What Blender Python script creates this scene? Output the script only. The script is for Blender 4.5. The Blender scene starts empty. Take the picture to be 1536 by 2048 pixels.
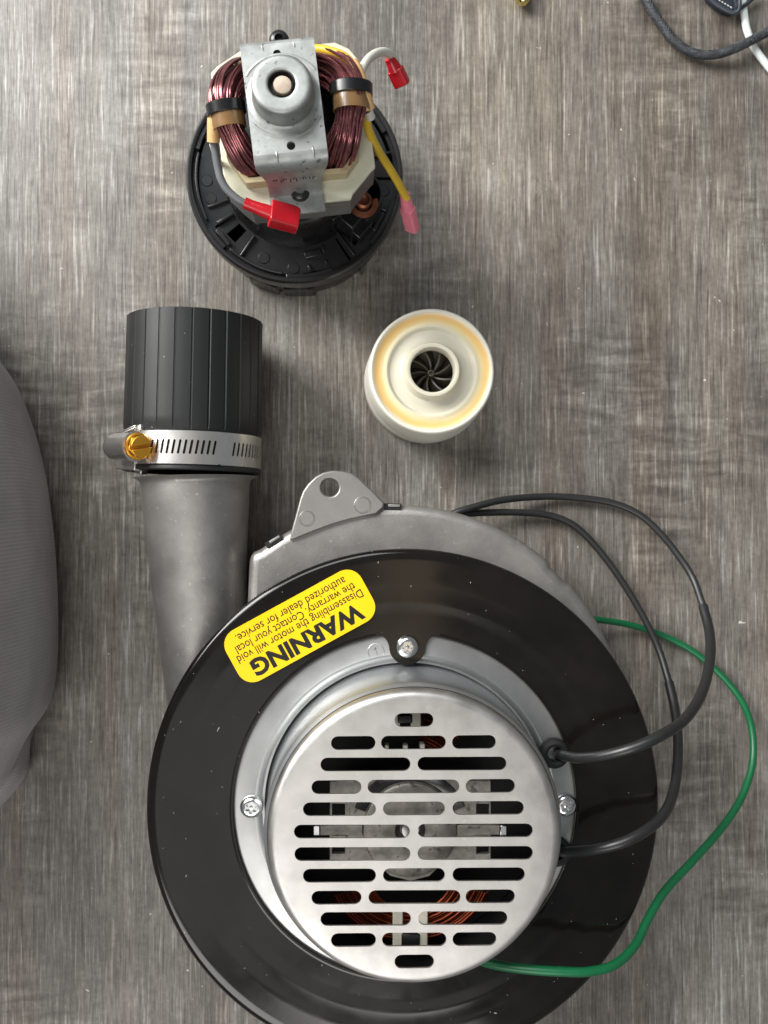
import bpy, bmesh, math, random
from math import pi, sin, cos, radians
from mathutils import Vector, Matrix, Quaternion
from mathutils.geometry import delaunay_2d_cdt
random.seed(7)
V = Vector
S = 0.001                      # everything below is written in millimetres
scn = bpy.context.scene
COL = scn.collection

# ------------------------------------------------------------------ camera, world, lights
FPX, CAMH = 1900.0, 480.0
cam = bpy.data.cameras.new('camera'); camo = bpy.data.objects.new('camera', cam); COL.objects.link(camo)
cam.sensor_fit = 'VERTICAL'; cam.sensor_height = 36.0; cam.sensor_width = 27.0
cam.lens = 36.0*FPX/2048.0
cam.clip_start = 0.02; cam.clip_end = 30.0
_down = V((690-768, -(1040-1024), -FPX)).normalized()
CQ = _down.rotation_difference(V((0, 0, -1)))
camo.rotation_mode = 'QUATERNION'; camo.rotation_quaternion = CQ
camo.location = (0, 0, CAMH*S)
cam.dof.use_dof = True; cam.dof.focus_distance = 0.395; cam.dof.aperture_fstop = 15.0
scn.camera = camo

w = bpy.data.worlds.new('World'); scn.world = w; w.use_nodes = True
w.node_tree.nodes['Background'].inputs[0].default_value = (0.90, 0.95, 1.0, 1)
w.node_tree.nodes['Background'].inputs[1].default_value = 0.20

def area(name, loc, target, sx, sy, radiance, col):
    l = bpy.data.lights.new(name, 'AREA'); l.shape = 'RECTANGLE'; l.size = sx; l.size_y = sy
    l.energy = radiance*pi*sx*sy; l.color = col
    o = bpy.data.objects.new(name, l); COL.objects.link(o); o.location = loc
    o.rotation_euler = (V(target)-V(loc)).to_track_quat('-Z', 'Y').to_euler()
    return o
area('window_light', (-1.60, 1.10, 1.10), (0, 0.0, 0), 1.05, 1.1, 25.0, (1.0, 0.985, 0.95))
area('far_window_light', (-0.72, 1.33, 1.66), (0, 0.15, 0), 1.6, 0.75, 8.0, (0.95, 0.98, 1.0))
area('ceiling_light', (-0.25, -0.72, 2.0), (-0.25, -0.72, 0), 1.1, 0.75, 0.95, (1.0, 0.975, 0.94))
area('back_window_light', (-0.50, -1.58, 1.8), (-0.50, -1.58, 0), 1.6, 0.85, 7.0, (1.0, 0.975, 0.95))
area('warm_blur_light', (0.14, -0.17, 1.9), (0.14, -0.17, 0), 0.16, 0.42, 1.2, (1.0, 0.72, 0.45))  # unseen warm lamp, added for the brown blur reflected in the cover plate

scn.view_settings.view_transform = 'Standard'; scn.view_settings.look = 'None'
scn.view_settings.exposure = 0.0; scn.view_settings.gamma = 1.0
scn.render.film_transparent = False
try:
    scn.cycles.use_denoising = True
except Exception:
    pass

# ------------------------------------------------------------------ pixel -> point on a level at height z
def W(px, py, z=0.0):
    d = CQ @ V(((px-768)/FPX, -(py-1024)/FPX, -1.0))
    t = (z-CAMH)/d.z
    return V((d.x*t, d.y*t, z))
def sc(z): return FPX/(CAMH-z)     # pixels per mm at a height

# ------------------------------------------------------------------ mesh helpers
class MB:
    def __init__(s): s.v = []; s.f = []; s.M = Matrix.Identity(4)
    def add(s, vs, fs):
        b = len(s.v)
        s.v += [s.M @ V(p) for p in vs]
        s.f += [tuple(i+b for i in f) for f in fs]
        return s
def lathe(mb, prof, c=(0, 0), seg=64, a0=0.0, a1=2*pi, closed=False):
    full = abs(a1-a0-2*pi) < 1e-6
    n = seg if full else seg+1
    vs = []; fs = []
    for i in range(n):
        a = a0+(a1-a0)*i/seg
        for r, z in prof: vs.append((c[0]+r*cos(a), c[1]+r*sin(a), z))
    m = len(prof)
    for i in range(seg):
        j = (i+1) % n
        for k in range(m if closed else m-1):
            k2 = (k+1) % m
            fs.append((i*m+k, j*m+k, j*m+k2, i*m+k2))
    return mb.add(vs, fs)
def catmull(pts, n=8):
    P = [V(p) for p in pts]; out = []
    P = [P[0]*2-P[1]]+P+[P[-1]*2-P[-2]]
    for i in range(1, len(P)-2):
        a, b, c, d = P[i-1:i+3]
        for k in range(n):
            t = k/n
            out.append(0.5*((2*b)+(c-a)*t+(2*a-5*b+4*c-d)*t*t+(3*b-a-3*c+d)*t**3))
    out.append(P[-2]); return out
def interp(lst, u):
    x = u*(len(lst)-1); i = min(int(x), len(lst)-2); return lst[i]+(lst[i+1]-lst[i])*(x-i)
def frames(pts):
    T = []
    for i in range(len(pts)):
        a = pts[max(i-1, 0)]; b = pts[min(i+1, len(pts)-1)]
        T.append((b-a).normalized())
    up = V((0, 0, 1)) if abs(T[0].z) < 0.9 else V((1, 0, 0))
    N = [(up-T[0]*up.dot(T[0])).normalized()]
    for i in range(1, len(pts)):
        q = T[i-1].rotation_difference(T[i]); nn = q @ N[-1]
        N.append((nn-T[i]*nn.dot(T[i])).normalized())
    return T, N
def tube(mb, pts, r, seg=12, n=8, cap=True, smooth=True, flat=1.0):
    P = catmull(pts, n) if smooth else [V(p) for p in pts]
    T, N = frames(P); vs = []; fs = []
    L = len(P)
    for i, p in enumerate(P):
        rr = interp(r, i/(L-1)) if isinstance(r, (list, tuple)) else r
        B = T[i].cross(N[i])
        for k in range(seg):
            a = 2*pi*k/seg
            vs.append(p+N[i]*(cos(a)*rr*flat)+B*(sin(a)*rr))
    for i in range(L-1):
        for k in range(seg):
            k2 = (k+1) % seg
            fs.append((i*seg+k, i*seg+k2, (i+1)*seg+k2, (i+1)*seg+k))
    if cap:
        fs.append(tuple(range(seg-1, -1, -1))); fs.append(tuple((L-1)*seg+k for k in range(seg)))
    return mb.add(vs, fs)
def box(mb, c, s, rz=0.0, M=None):
    vs = []
    R = Matrix.Rotation(rz, 3, 'Z')
    for x in (-.5, .5):
        for y in (-.5, .5):
            for z in (-.5, .5):
                p = V((x*s[0], y*s[1], z*s[2])); p = R @ p
                if M is not None: p = M @ p
                vs.append(V(c)+p)
    return mb.add(vs, [(0, 1, 3, 2), (4, 6, 7, 5), (0, 4, 5, 1), (2, 3, 7, 6), (0, 2, 6, 4), (1, 5, 7, 3)])
def inpoly(p, poly):
    x, y = p; c = False; j = len(poly)-1
    for i in range(len(poly)):
        xi, yi = poly[i][0], poly[i][1]; xj, yj = poly[j][0], poly[j][1]
        if (yi > y) != (yj > y) and x < (xj-xi)*(y-yi)/(yj-yi)+xi: c = not c
        j = i
    return c
def plate(mb, outline, holes, z0, z1, outer_wall=True, bottom=True, extra=(), fmap=None):
    vs2 = []; ed = []; loops = []
    for lp in [outline]+list(holes):
        b = len(vs2); vs2 += [V((p[0], p[1])) for p in lp]; n = len(lp)
        ed += [(b+i, b+(i+1) % n) for i in range(n)]; loops.append(lp)
    vs2 += [V((p[0], p[1])) for p in extra]
    rv, re, rf, _, _, _ = delaunay_2d_cdt(vs2, ed, [], 0, 1e-6)
    tris = []
    for f in rf:
        cx = sum(rv[i].x for i in f)/len(f); cy = sum(rv[i].y for i in f)/len(f)
        if inpoly((cx, cy), outline) and not any(inpoly((cx, cy), h) for h in holes): tris.append(tuple(f))
    fm = fmap or (lambda x, y, z: V((x, y, z)))
    n = len(rv)
    vs = [fm(p.x, p.y, z1) for p in rv]; fs = list(tris)
    if bottom:
        vs += [fm(p.x, p.y, z0) for p in rv]; fs += [tuple(n+i for i in reversed(t)) for t in tris]
    mb.add(vs, fs)
    for k, lp in enumerate(loops):
        if k == 0 and not outer_wall: continue
        m = len(lp)
        wv = [fm(p[0], p[1], z1) for p in lp]+[fm(p[0], p[1], z0) for p in lp]
        mb.add(wv, [(i, (i+1) % m, m+(i+1) % m, m+i) for i in range(m)])
    return mb
def prism(mb, outline, z0, z1):
    n = len(outline)
    return mb.add([(p[0], p[1], z0) for p in outline]+[(p[0], p[1], z1) for p in outline],
                  [tuple(range(n-1, -1, -1)), tuple(range(n, 2*n))]+[(i, (i+1) % n, n+(i+1) % n, n+i) for i in range(n)])
def circ(c, r, n=24, ph=0.0): return [(c[0]+r*cos(2*pi*i/n+ph), c[1]+r*sin(2*pi*i/n+ph)) for i in range(n)]
def capsule(x0, y0, x1, y1, r, n=8):
    a = math.atan2(y1-y0, x1-x0); o = []
    for i in range(n+1): t = a-pi/2+pi*i/n; o.append((x1+r*cos(t), y1+r*sin(t)))
    for i in range(n+1): t = a+pi/2+pi*i/n; o.append((x0+r*cos(t), y0+r*sin(t)))
    return o
def rrect(w, h, r, n=6):
    o = []
    for cx, cy, a in ((w/2-r, h/2-r, 0), (-w/2+r, h/2-r, pi/2), (-w/2+r, -h/2+r, pi), (w/2-r, -h/2+r, 1.5*pi)):
        for i in range(n+1): t = a+pi/2*i/n; o.append((cx+r*cos(t), cy+r*sin(t)))
    return o

ORG = {}
def thing(name, label, cat, at, group=None):
    o = bpy.data.objects.new(name, None); COL.objects.link(o); o.empty_display_size = 0.01
    o.location = V(at)*S; o['label'] = label; o['category'] = cat
    if group: o['group'] = group
    ORG[o.name] = V(at); return o
def obj(name, mb, mat, parent=None, ang=35, bevel=0.0, bseg=2, at=None, local=False, weld=True, label=None, kind=None, recalc=True):
    porg = ORG[parent.name] if parent else V((0, 0, 0))
    own = V(at) if at is not None else porg
    me = bpy.data.meshes.new(name)
    off = V((0, 0, 0)) if local else own
    me.from_pydata([tuple((p-off)*S) for p in mb.v], [], mb.f)
    bm = bmesh.new(); bm.from_mesh(me)
    if weld: bmesh.ops.remove_doubles(bm, verts=bm.verts, dist=2e-6)
    if recalc: bmesh.ops.recalc_face_normals(bm, faces=bm.faces)
    bm.to_mesh(me); bm.free()
    me.shade_smooth(); me.set_sharp_from_angle(angle=radians(ang))
    me.materials.append(mat)
    o = bpy.data.objects.new(name, me); COL.objects.link(o)
    o.location = (own-porg)*S
    if parent: o.parent = parent
    ORG[o.name] = own
    if bevel:
        m = o.modifiers.new('bevel', 'BEVEL'); m.width = bevel*S; m.segments = bseg; m.limit_method = 'ANGLE'; m.angle_limit = radians(40)
    if label: o['label'] = label
    if kind: o['kind'] = kind
    return o
def tag(o, label, cat, group=None):
    o['label'] = label; o['category'] = cat
    if group: o['group'] = group
    return o
def dup(o, parent, at):
    c = o.copy(); COL.objects.link(c); c.parent = parent
    c.location = (V(at)-ORG[parent.name])*S; ORG[c.name] = V(at)
    for ch in o.children:
        d = ch.copy(); COL.objects.link(d); d.parent = c
        ORG[d.name] = V(at)
    return c

# ------------------------------------------------------------------ materials
def lin(r, g, b):
    f = lambda c: (c/255/12.92) if c/255 <= 0.04045 else ((c/255+0.055)/1.055)**2.4
    return (f(r), f(g), f(b), 1)
def newmat(name):
    m = bpy.data.materials.new(name); m.use_nodes = True
    nt = m.node_tree; return m, nt, nt.nodes['Principled BSDF']
def N(nt, t, **kw):
    n = nt.nodes.new(t)
    for k, v in kw.items():
        if hasattr(n, k): setattr(n, k, v)
        else: n.inputs[k].default_value = v
    return n
def noise(nt, vec, scale=(1, 1, 1), detail=3.0, rough=0.5, seed=(0, 0, 0), dist=0.0):
    mp = N(nt, 'ShaderNodeMapping'); mp.inputs['Scale'].default_value = scale; mp.inputs['Location'].default_value = seed
    nt.links.new(vec, mp.inputs['Vector'])
    n = N(nt, 'ShaderNodeTexNoise'); n.inputs['Scale'].default_value = 1.0; n.inputs['Detail'].default_value = detail
    n.inputs['Roughness'].default_value = rough; n.inputs['Distortion'].default_value = dist
    nt.links.new(mp.outputs[0], n.inputs['Vector']); return n.outputs['Fac']
def ramp(nt, fac, stops, interp='LINEAR'):
    r = N(nt, 'ShaderNodeValToRGB'); r.color_ramp.interpolation = interp
    e = r.color_ramp.elements
    while len(e) < len(stops): e.new(0.5)
    for k, (p, c) in enumerate(stops):
        e[k].position = p; e[k].color = c if len(c) == 4 else (c[0], c[0], c[0], 1)
    nt.links.new(fac, r.inputs[0]); return r.outputs[0]
def mix(nt, fac, a, b, mode='MIX'):
    m = N(nt, 'ShaderNodeMix'); m.data_type = 'RGBA'; m.blend_type = mode
    for sock, val in ((m.inputs['Factor'], fac), (m.inputs['A'], a), (m.inputs['B'], b)) if False else ((m.inputs[0], fac), (m.inputs[6], a), (m.inputs[7], b)):
        if hasattr(val, 'is_output') or isinstance(val, bpy.types.NodeSocket): nt.links.new(val, sock)
        else: sock.default_value = val
    return m.outputs[2]
def math_(nt, op, a, b=0.5, clamp=False):
    m = N(nt, 'ShaderNodeMath'); m.operation = op; m.use_clamp = clamp
    for k, val in enumerate((a, b)):
        if isinstance(val, bpy.types.NodeSocket): nt.links.new(val, m.inputs[k])
        else: m.inputs[k].default_value = val
    return m.outputs[0]
def bump(nt, b, h, dist, strength=1.0, prev=None):
    n = N(nt, 'ShaderNodeBump'); n.inputs['Distance'].default_value = dist*S; n.inputs['Strength'].default_value = strength
    nt.links.new(h, n.inputs['Height'])
    nt.links.new(n.outputs[0], b.inputs['Normal']); return n
def coords(nt): return N(nt, 'ShaderNodeTexCoord').outputs['Object']
def dustmask(nt, vec, scale, size, dens, stretch=1.0):
    mp = N(nt, 'ShaderNodeMapping'); mp.inputs['Scale'].default_value = (scale, scale*stretch, scale)
    mp.inputs['Rotation'].default_value = (0, 0, 0.7)
    wob = N(nt, 'ShaderNodeTexNoise'); wob.inputs['Scale'].default_value = 140; wob.inputs['Detail'].default_value = 1; nt.links.new(vec, wob.inputs['Vector'])
    ad = N(nt, 'ShaderNodeVectorMath'); ad.operation = 'MULTIPLY_ADD'; nt.links.new(wob.outputs['Color'], ad.inputs[0]); ad.inputs[1].default_value = (0.009, 0.009, 0.0); nt.links.new(vec, ad.inputs[2])
    nt.links.new(ad.outputs[0], mp.inputs['Vector'])
    v = N(nt, 'ShaderNodeTexVoronoi'); v.inputs['Scale'].default_value = 1.0
    nt.links.new(mp.outputs[0], v.inputs['Vector'])
    a = math_(nt, 'LESS_THAN', v.outputs['Distance'], size)
    sep = N(nt, 'ShaderNodeSeparateColor'); nt.links.new(v.outputs['Color'], sep.inputs[0])
    b = math_(nt, 'LESS_THAN', sep.outputs[0], dens)
    return math_(nt, 'MULTIPLY', a, b)
def pbr(name, col, rough=0.5, metal=0.0, var=0.0, vs=60, bmp=0.0, bs=400, rvar=0.0, spec=0.5, dust=0.0, coat=0.0, trans=0.0, sss=0.0, stretch=(1, 1, 1), spots=None):
    m, nt, b = newmat(name)
    b.inputs['Base Color'].default_value = col; b.inputs['Roughness'].default_value = rough; b.inputs['Metallic'].default_value = metal
    b.inputs['Specular IOR Level'].default_value = spec
    if coat: b.inputs['Coat Weight'].default_value = coat; b.inputs['Coat Roughness'].default_value = 0.08
    if trans: b.inputs['Transmission Weight'].default_value = trans
    if sss:
        b.inputs['Subsurface Weight'].default_value = sss; b.inputs['Subsurface Radius'].default_value = (0.004, 0.0035, 0.002); b.inputs['Subsurface Scale'].default_value = 1.0
    c = coords(nt); out = None
    if var:
        n = noise(nt, c, (vs*stretch[0], vs*stretch[1], vs*stretch[2]), 5, 0.6)
        lo = tuple(x*(1-var) for x in col[:3])+(1,); hi = tuple(min(1, x*(1+var)) for x in col[:3])+(1,)
        out = ramp(nt, n, [(0.3, lo), (0.7, hi)])
    if spots:
        n2 = noise(nt, c, (spots[0],)*3, 2, 0.5, (5, 2, 1))
        k = ramp(nt, n2, [(spots[1], (0,)), (spots[1]+0.05, (1,))])
        out = mix(nt, k, out if out is not None else col, spots[2])
    if dust:
        d = math_(nt, 'MAXIMUM', dustmask(nt, c, 480, 0.075, dust), dustmask(nt, c, 620, 0.085, dust*0.6, 0.3))
        out = mix(nt, d, out if out is not None else col, lin(170, 168, 160))
        nt.links.new(ramp(nt, d, [(0, (rough,)), (1, (0.8,))]), b.inputs['Roughness'])
    if out is not None: nt.links.new(out, b.inputs['Base Color'])
    if rvar:
        n3 = noise(nt, c, (vs*0.7,)*3, 4, 0.6, (9, 1, 3))
        nt.links.new(ramp(nt, n3, [(0.3, (max(0.02, rough-rvar),)), (0.7, (rough+rvar,))]), b.inputs['Roughness'])
    if bmp:
        bump(nt, b, noise(nt, c, (bs*stretch[0], bs*stretch[1], bs*stretch[2]), 3, 0.6, (2, 7, 1)), bmp)
    return m

def table_material():
    m, nt, b = newmat('wood_print_laminate'); c = coords(nt)
    fine = noise(nt, c, (1700, 90, 1), 3, 0.62, (0, 0, 0), 0.25)
    fib = noise(nt, c, (600, 26, 1), 3, 0.6, (3, 1, 0), 0.4)
    med = noise(nt, c, (170, 7, 1), 3, 0.55, (1, 8, 0))
    band = noise(nt, c, (24, 2.4, 1), 2, 0.5, (4, 4, 0))
    rip = noise(nt, c, (42, 190, 1), 3, 0.55, (0, 3, 0), 0.5)
    ripm = noise(nt, c, (15, 9, 1), 2, 0.5, (7, 5, 0))
    mott = noise(nt, c, (420, 330, 1), 4, 0.7, (2, 2, 0))
    cloud = noise(nt, c, (70, 60, 1), 4, 0.6, (5, 9, 0))
    broad = noise(nt, c, (9, 6, 1), 3, 0.5, (11, 4, 0))
    v = math_(nt, 'MULTIPLY', fine, 0.44)
    v = math_(nt, 'ADD', v, math_(nt, 'MULTIPLY', fib, 0.38))
    v = math_(nt, 'ADD', v, math_(nt, 'MULTIPLY', med, 0.20))
    v = math_(nt, 'ADD', v, math_(nt, 'MULTIPLY', band, 0.30))
    v = math_(nt, 'ADD', v, math_(nt, 'MULTIPLY', mott, 0.30))
    v = math_(nt, 'ADD', v, math_(nt, 'MULTIPLY', cloud, 0.26))
    v = math_(nt, 'ADD', v, math_(nt, 'MULTIPLY', broad, 0.42))
    rm = ramp(nt, ripm, [(0.46, (0,)), (0.66, (1,))])
    rr = math_(nt, 'MULTIPLY', math_(nt, 'SUBTRACT', rip, 0.5), rm)
    v = math_(nt, 'ADD', v, math_(nt, 'MULTIPLY', rr, 0.66))
    v = math_(nt, 'SUBTRACT', v, 0.65)
    light = noise(nt, c, (720, 26, 1), 2, 0.5, (8, 3, 0), 0.35)
    st = ramp(nt, light, [(0.58, (0,)), (0.66, (1,))])
    v = math_(nt, 'ADD', v, math_(nt, 'MULTIPLY', st, 0.17))
    dk = noise(nt, c, (900, 22, 1), 2, 0.5, (18, 3, 0), 0.25)
    v = math_(nt, 'SUBTRACT', v, math_(nt, 'MULTIPLY', ramp(nt, dk, [(0.60, (0,)), (0.66, (1,))]), 0.14))
    colr = ramp(nt, v, [(0.16, lin(58, 53, 47)), (0.40, lin(92, 86, 79)), (0.55, lin(119, 113, 105)), (0.70, lin(148, 144, 137)), (0.92, lin(192, 188, 181))])
    hue = noise(nt, c, (42, 2.5, 1), 3, 0.55, (6, 1, 0))
    tint = ramp(nt, hue, [(0.36, (0.965, 1.0, 1.02, 1)), (0.5, (1, 1, 1, 1)), (0.68, (1.055, 0.985, 0.925, 1))])
    colr = mix(nt, 1.0, colr, tint, 'MULTIPLY')
    du = math_(nt, 'MAXIMUM', dustmask(nt, c, 95, 0.05, 0.10), dustmask(nt, c, 330, 0.09, 0.03))
    colr = mix(nt, du, colr, lin(205, 200, 192))
    nt.links.new(colr, b.inputs['Base Color'])
    nt.links.new(ramp(nt, v, [(0.3, (0.50,)), (0.8, (0.36,))]), b.inputs['Roughness'])
    h = math_(nt, 'ADD', math_(nt, 'MULTIPLY', fine, 0.6), math_(nt, 'MULTIPLY', fib, 0.8))
    bump(nt, b, h, 0.22, 0.9)
    return m
M_TABLE = table_material()
M_CAST = pbr('cast_aluminium', (0.31, 0.297, 0.28, 1), 0.44, 0.7, 0.2, 60, 0.09, 1100, 0.07, spots=(380, 0.69, (0.44, 0.43, 0.41, 1)))
M_LUG = pbr('cast_aluminium_light', (0.28, 0.27, 0.255, 1), 0.46, 0.7, 0.12, 60, 0.04, 900)
M_BLACK = pbr('black_enamel', (0.0072, 0.0060, 0.0050, 1), 0.125, 0, 0.3, 45, 0, 1, 0.05, 0.36, 0.065)
M_ZINC = pbr('zinc_plate', (0.45, 0.45, 0.44, 1), 0.42, 1.0, 0.10, 50, 0.012, 900, 0.05)
M_GRILLE = pbr('spun_aluminium', (0.57, 0.552, 0.525, 1), 0.46, 1.0, 0.09, 90, 0.02, 420, 0.09, spots=(210, 0.66, (0.60, 0.575, 0.53, 1)))
M_CANWALL = pbr('spun_aluminium_wall', (0.56, 0.575, 0.59, 1), 0.46, 1.0, 0.05, 30, 0.0, 500, 0.04)
M_SCREW = pbr('zinc_screw', (0.74, 0.75, 0.74, 1), 0.2, 1.0, 0.08, 300)
M_RUBBER = pbr('black_rubber', lin(29, 30, 30), 0.48, 0, 0.10, 40, 0.02, 700, 0.06, 0.4, 0.06)
M_GROMMET = pbr('grommet_rubber', lin(18, 18, 18), 0.7, 0, 0.1, 200, 0.02, 900)
M_CABLE = pbr('cable_jacket', lin(40, 40, 40), 0.40, 0, 0.12, 120, 0.02, 900)
M_SLEEVING = pbr('cable_sleeving', lin(34, 34, 35), 0.36, 0, 0.14, 150, 0.03, 700)
M_GREEN = pbr('green_wire', lin(15, 98, 58), 0.36, 0, 0.10, 100)
M_STEEL = pbr('stainless_band', (0.86, 0.83, 0.79, 1), 0.30, 1.0, 0.08, 60, 0.006, 900, 0.05)
M_BRASS = pbr('yellow_zinc', lin(222, 162, 56), 0.40, 0.8, 0.08, 200, 0.01, 900)
M_YELLOW = pbr('label_yellow', lin(236, 194, 0), 0.36, 0, 0.035, 60, 0.03, 160, 0.07)
M_INK = pbr('label_ink', lin(16, 15, 12), 0.42, 0)
M_BRUSHCU = pbr('tarnished_copper', lin(120, 74, 54), 0.4, 0.8, 0.3, 300)
M_INNER = pbr('inner_cast_metal', (0.27, 0.25, 0.225, 1), 0.5, 0.7, 0.3, 220, 0.06, 900, spots=(260, 0.62, (0.12, 0.11, 0.10, 1)))
M_DARK = pbr('dark_interior', lin(11, 11, 10), 0.6, 0, 0.2, 90)
M_COPPER = pbr('copper_wire', lin(120, 54, 32), 0.34, 0.9, 0.2, 300)
M_RWIRE = pbr('enamelled_copper', lin(134, 82, 84), 0.22, 0.7, 0.35, 260)
M_NYLON = pbr('cream_nylon', lin(205, 200, 184), 0.45, 0, 0.05, 90)
M_CREAM = pbr('cream_stator_paint', lin(206, 204, 182), 0.42, 0, 0.06, 70, 0.03, 700, spots=(420, 0.74, lin(120, 112, 92)))
M_BOBBIN = pbr('tan_bobbin', lin(176, 160, 124), 0.42, 0, 0.10, 90, 0.02, 500)
M_LAM = pbr('stator_laminations', (0.17, 0.17, 0.165, 1), 0.45, 0.6, 0.2, 120, 0.05, 900, stretch=(0.2, 0.2, 6))
M_BRACKET = pbr('galvanised_steel', (0.34, 0.352, 0.338, 1), 0.50, 0.75, 0.24, 130, 0.05, 500, 0.08, spots=(330, 0.66, (0.15, 0.15, 0.145, 1)))
M_SHAFT = pbr('shaft_steel', lin(186, 170, 152), 0.36, 0.8, 0.1, 500)
M_BLKPL = pbr('black_plastic', lin(34, 34, 35), 0.25, 0, 0.10, 60, 0.02, 500, 0.05, 0.5)
M_BLKPL2 = pbr('black_plastic_deep', lin(20, 20, 21), 0.26, 0, 0.10, 60, 0.02, 500, 0.05)
M_TIE = pbr('cable_tie', lin(22, 22, 23), 0.25)
M_KRAFT = pbr('kraft_sleeve', lin(206, 166, 112), 0.55, 0, 0.10, 160, 0.03, 700)
M_AMBER = pbr('amber_paper', lin(116, 88, 54), 0.26, 0, 0.30, 160, 0.03, 500, coat=0.5)
M_GREYW = pbr('grey_wire', lin(104, 106, 108), 0.35, 0, 0.08, 120)
M_WHITEW = pbr('white_wire', lin(202, 200, 188), 0.40, 0, 0.05, 120)
M_YELW = pbr('yellow_wire', lin(208, 172, 46), 0.38, 0, 0.10, 120)
M_RED = pbr('red_connector', lin(172, 20, 32), 0.28, 0, 0.12, 150, 0.02, 500, sss=0.15)
M_PINK = pbr('pink_connector', lin(224, 124, 142), 0.3, 0, 0.10, 150, 0.02, 500, sss=0.2)
M_FANTOP = pbr('ivory_nylon', lin(202, 197, 178), 0.34, 0, 0.04, 60, 0.012, 400, sss=0.12)
def ring_material():
    m, nt, b = newmat('yellowed_ring'); c = coords(nt)
    mp = N(nt, 'ShaderNodeMapping'); mp.inputs['Scale'].default_value = (1, 1, 0); nt.links.new(c, mp.inputs[0])
    ln = N(nt, 'ShaderNodeVectorMath'); ln.operation = 'LENGTH'; nt.links.new(mp.outputs[0], ln.inputs[0])
    n = noise(nt, c, (45, 45, 45), 3, 0.5)
    r = math_(nt, 'MULTIPLY', ln.outputs['Value'], 30.0)
    r = math_(nt, 'ADD', r, math_(nt, 'MULTIPLY', math_(nt, 'SUBTRACT', n, 0.5), 0.11))
    nt.links.new(ramp(nt, r, [(0.625, lin(206, 199, 176)), (0.68, lin(216, 200, 156)), (0.745, lin(218, 182, 116)), (0.785, lin(218, 178, 110)), (0.83, lin(214, 204, 178))]), b.inputs['Base Color'])
    b.inputs['Roughness'].default_value = 0.34
    return m
M_FANRING = ring_material()
M_FANRIM = pbr('ivory_rim', lin(212, 209, 196), 0.44, 0, 0.04, 60, 0.01, 400, sss=0.12)
M_BLADE = pbr('impeller_blade', lin(84, 79, 68), 0.36, 0, 0.15, 120)
M_BACK = pbr('impeller_back', lin(104, 97, 84), 0.5, 0, 0.15, 120)
M_WHITEC = pbr('white_cord', lin(214, 220, 216), 0.45, 0, 0.03, 60)
M_NAVY = pbr('navy_leather', lin(40, 44, 54), 0.40, 0, 0.15, 90, 0.05, 500)
M_PIPING = pbr('navy_piping', lin(58, 63, 72), 0.30, 0, 0.1, 90)
M_STITCH = pbr('pale_stitch', lin(196, 196, 190), 0.6)
M_FITTING = pbr('polished_brass', lin(232, 214, 140), 0.2, 1.0, 0.08, 200)
def fabric_material():
    m, nt, b = newmat('grey_twill'); c = coords(nt)
    mp = N(nt, 'ShaderNodeMapping'); mp.inputs['Rotation'].default_value = (0, 0, radians(78)); nt.links.new(c, mp.inputs[0])
    wv = N(nt, 'ShaderNodeTexWave'); wv.inputs['Scale'].default_value = 190; wv.inputs['Distortion'].default_value = 1.4; wv.inputs['Detail'].default_value = 2; wv.inputs['Detail Scale'].default_value = 3
    nt.links.new(mp.outputs[0], wv.inputs['Vector'])
    n1 = noise(nt, c, (60, 60, 60), 4, 0.6); n2 = noise(nt, c, (1500, 1500, 1500), 2, 0.6)
    f = math_(nt, 'ADD', math_(nt, 'MULTIPLY', wv.outputs['Fac'], 0.18), math_(nt, 'MULTIPLY', n2, 0.4))
    f = math_(nt, 'ADD', f, math_(nt, 'MULTIPLY', n1, 0.44))
    col = ramp(nt, f, [(0.25, lin(134, 130, 131)), (0.75, lin(166, 161, 160))])
    lint = math_(nt, 'MAXIMUM', dustmask(nt, c, 260, 0.07, 0.10), dustmask(nt, c, 330, 0.08, 0.06, 0.3))
    col = mix(nt, lint, col, lin(196, 194, 190))
    nt.links.new(col, b.inputs['Base Color']); b.inputs['Roughness'].default_value = 0.9; b.inputs['Specular IOR Level'].default_value = 0.15
    b.inputs['Sheen Weight'].default_value = 0.15
    bump(nt, b, f, 0.3, 0.7); return m
M_FABRIC = fabric_material()
def braid_material():
    m, nt, b = newmat('braided_sleeve'); c = coords(nt)
    n1 = noise(nt, c, (2500, 2500, 2500), 1, 0.5)
    nt.links.new(ramp(nt, n1, [(0.35, lin(52, 54, 58)), (0.65, lin(74, 76, 80))]), b.inputs['Base Color'])
    b.inputs['Roughness'].default_value = 0.33; b.inputs['Metallic'].default_value = 0.2
    bump(nt, b, n1, 0.3); return m
M_BRAID = braid_material()

# ------------------------------------------------------------------ table
mb = MB(); box(mb, (60, 0, -15), (1500, 1300, 30))
t = obj('tabletop', mb, M_TABLE, bevel=2)
t['kind'] = 'structure'; t['label'] = 'grey brown wood grain laminate tabletop'

# ================================================================== BLOWER
BC = W(811, 1612, 65); BC2 = (BC.x, BC.y)
blower = thing('blower', 'vacuum blower motor with black round cover plate, slotted metal grille and outlet pipe', 'blower', (BC.x, BC.y, 0))

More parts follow.
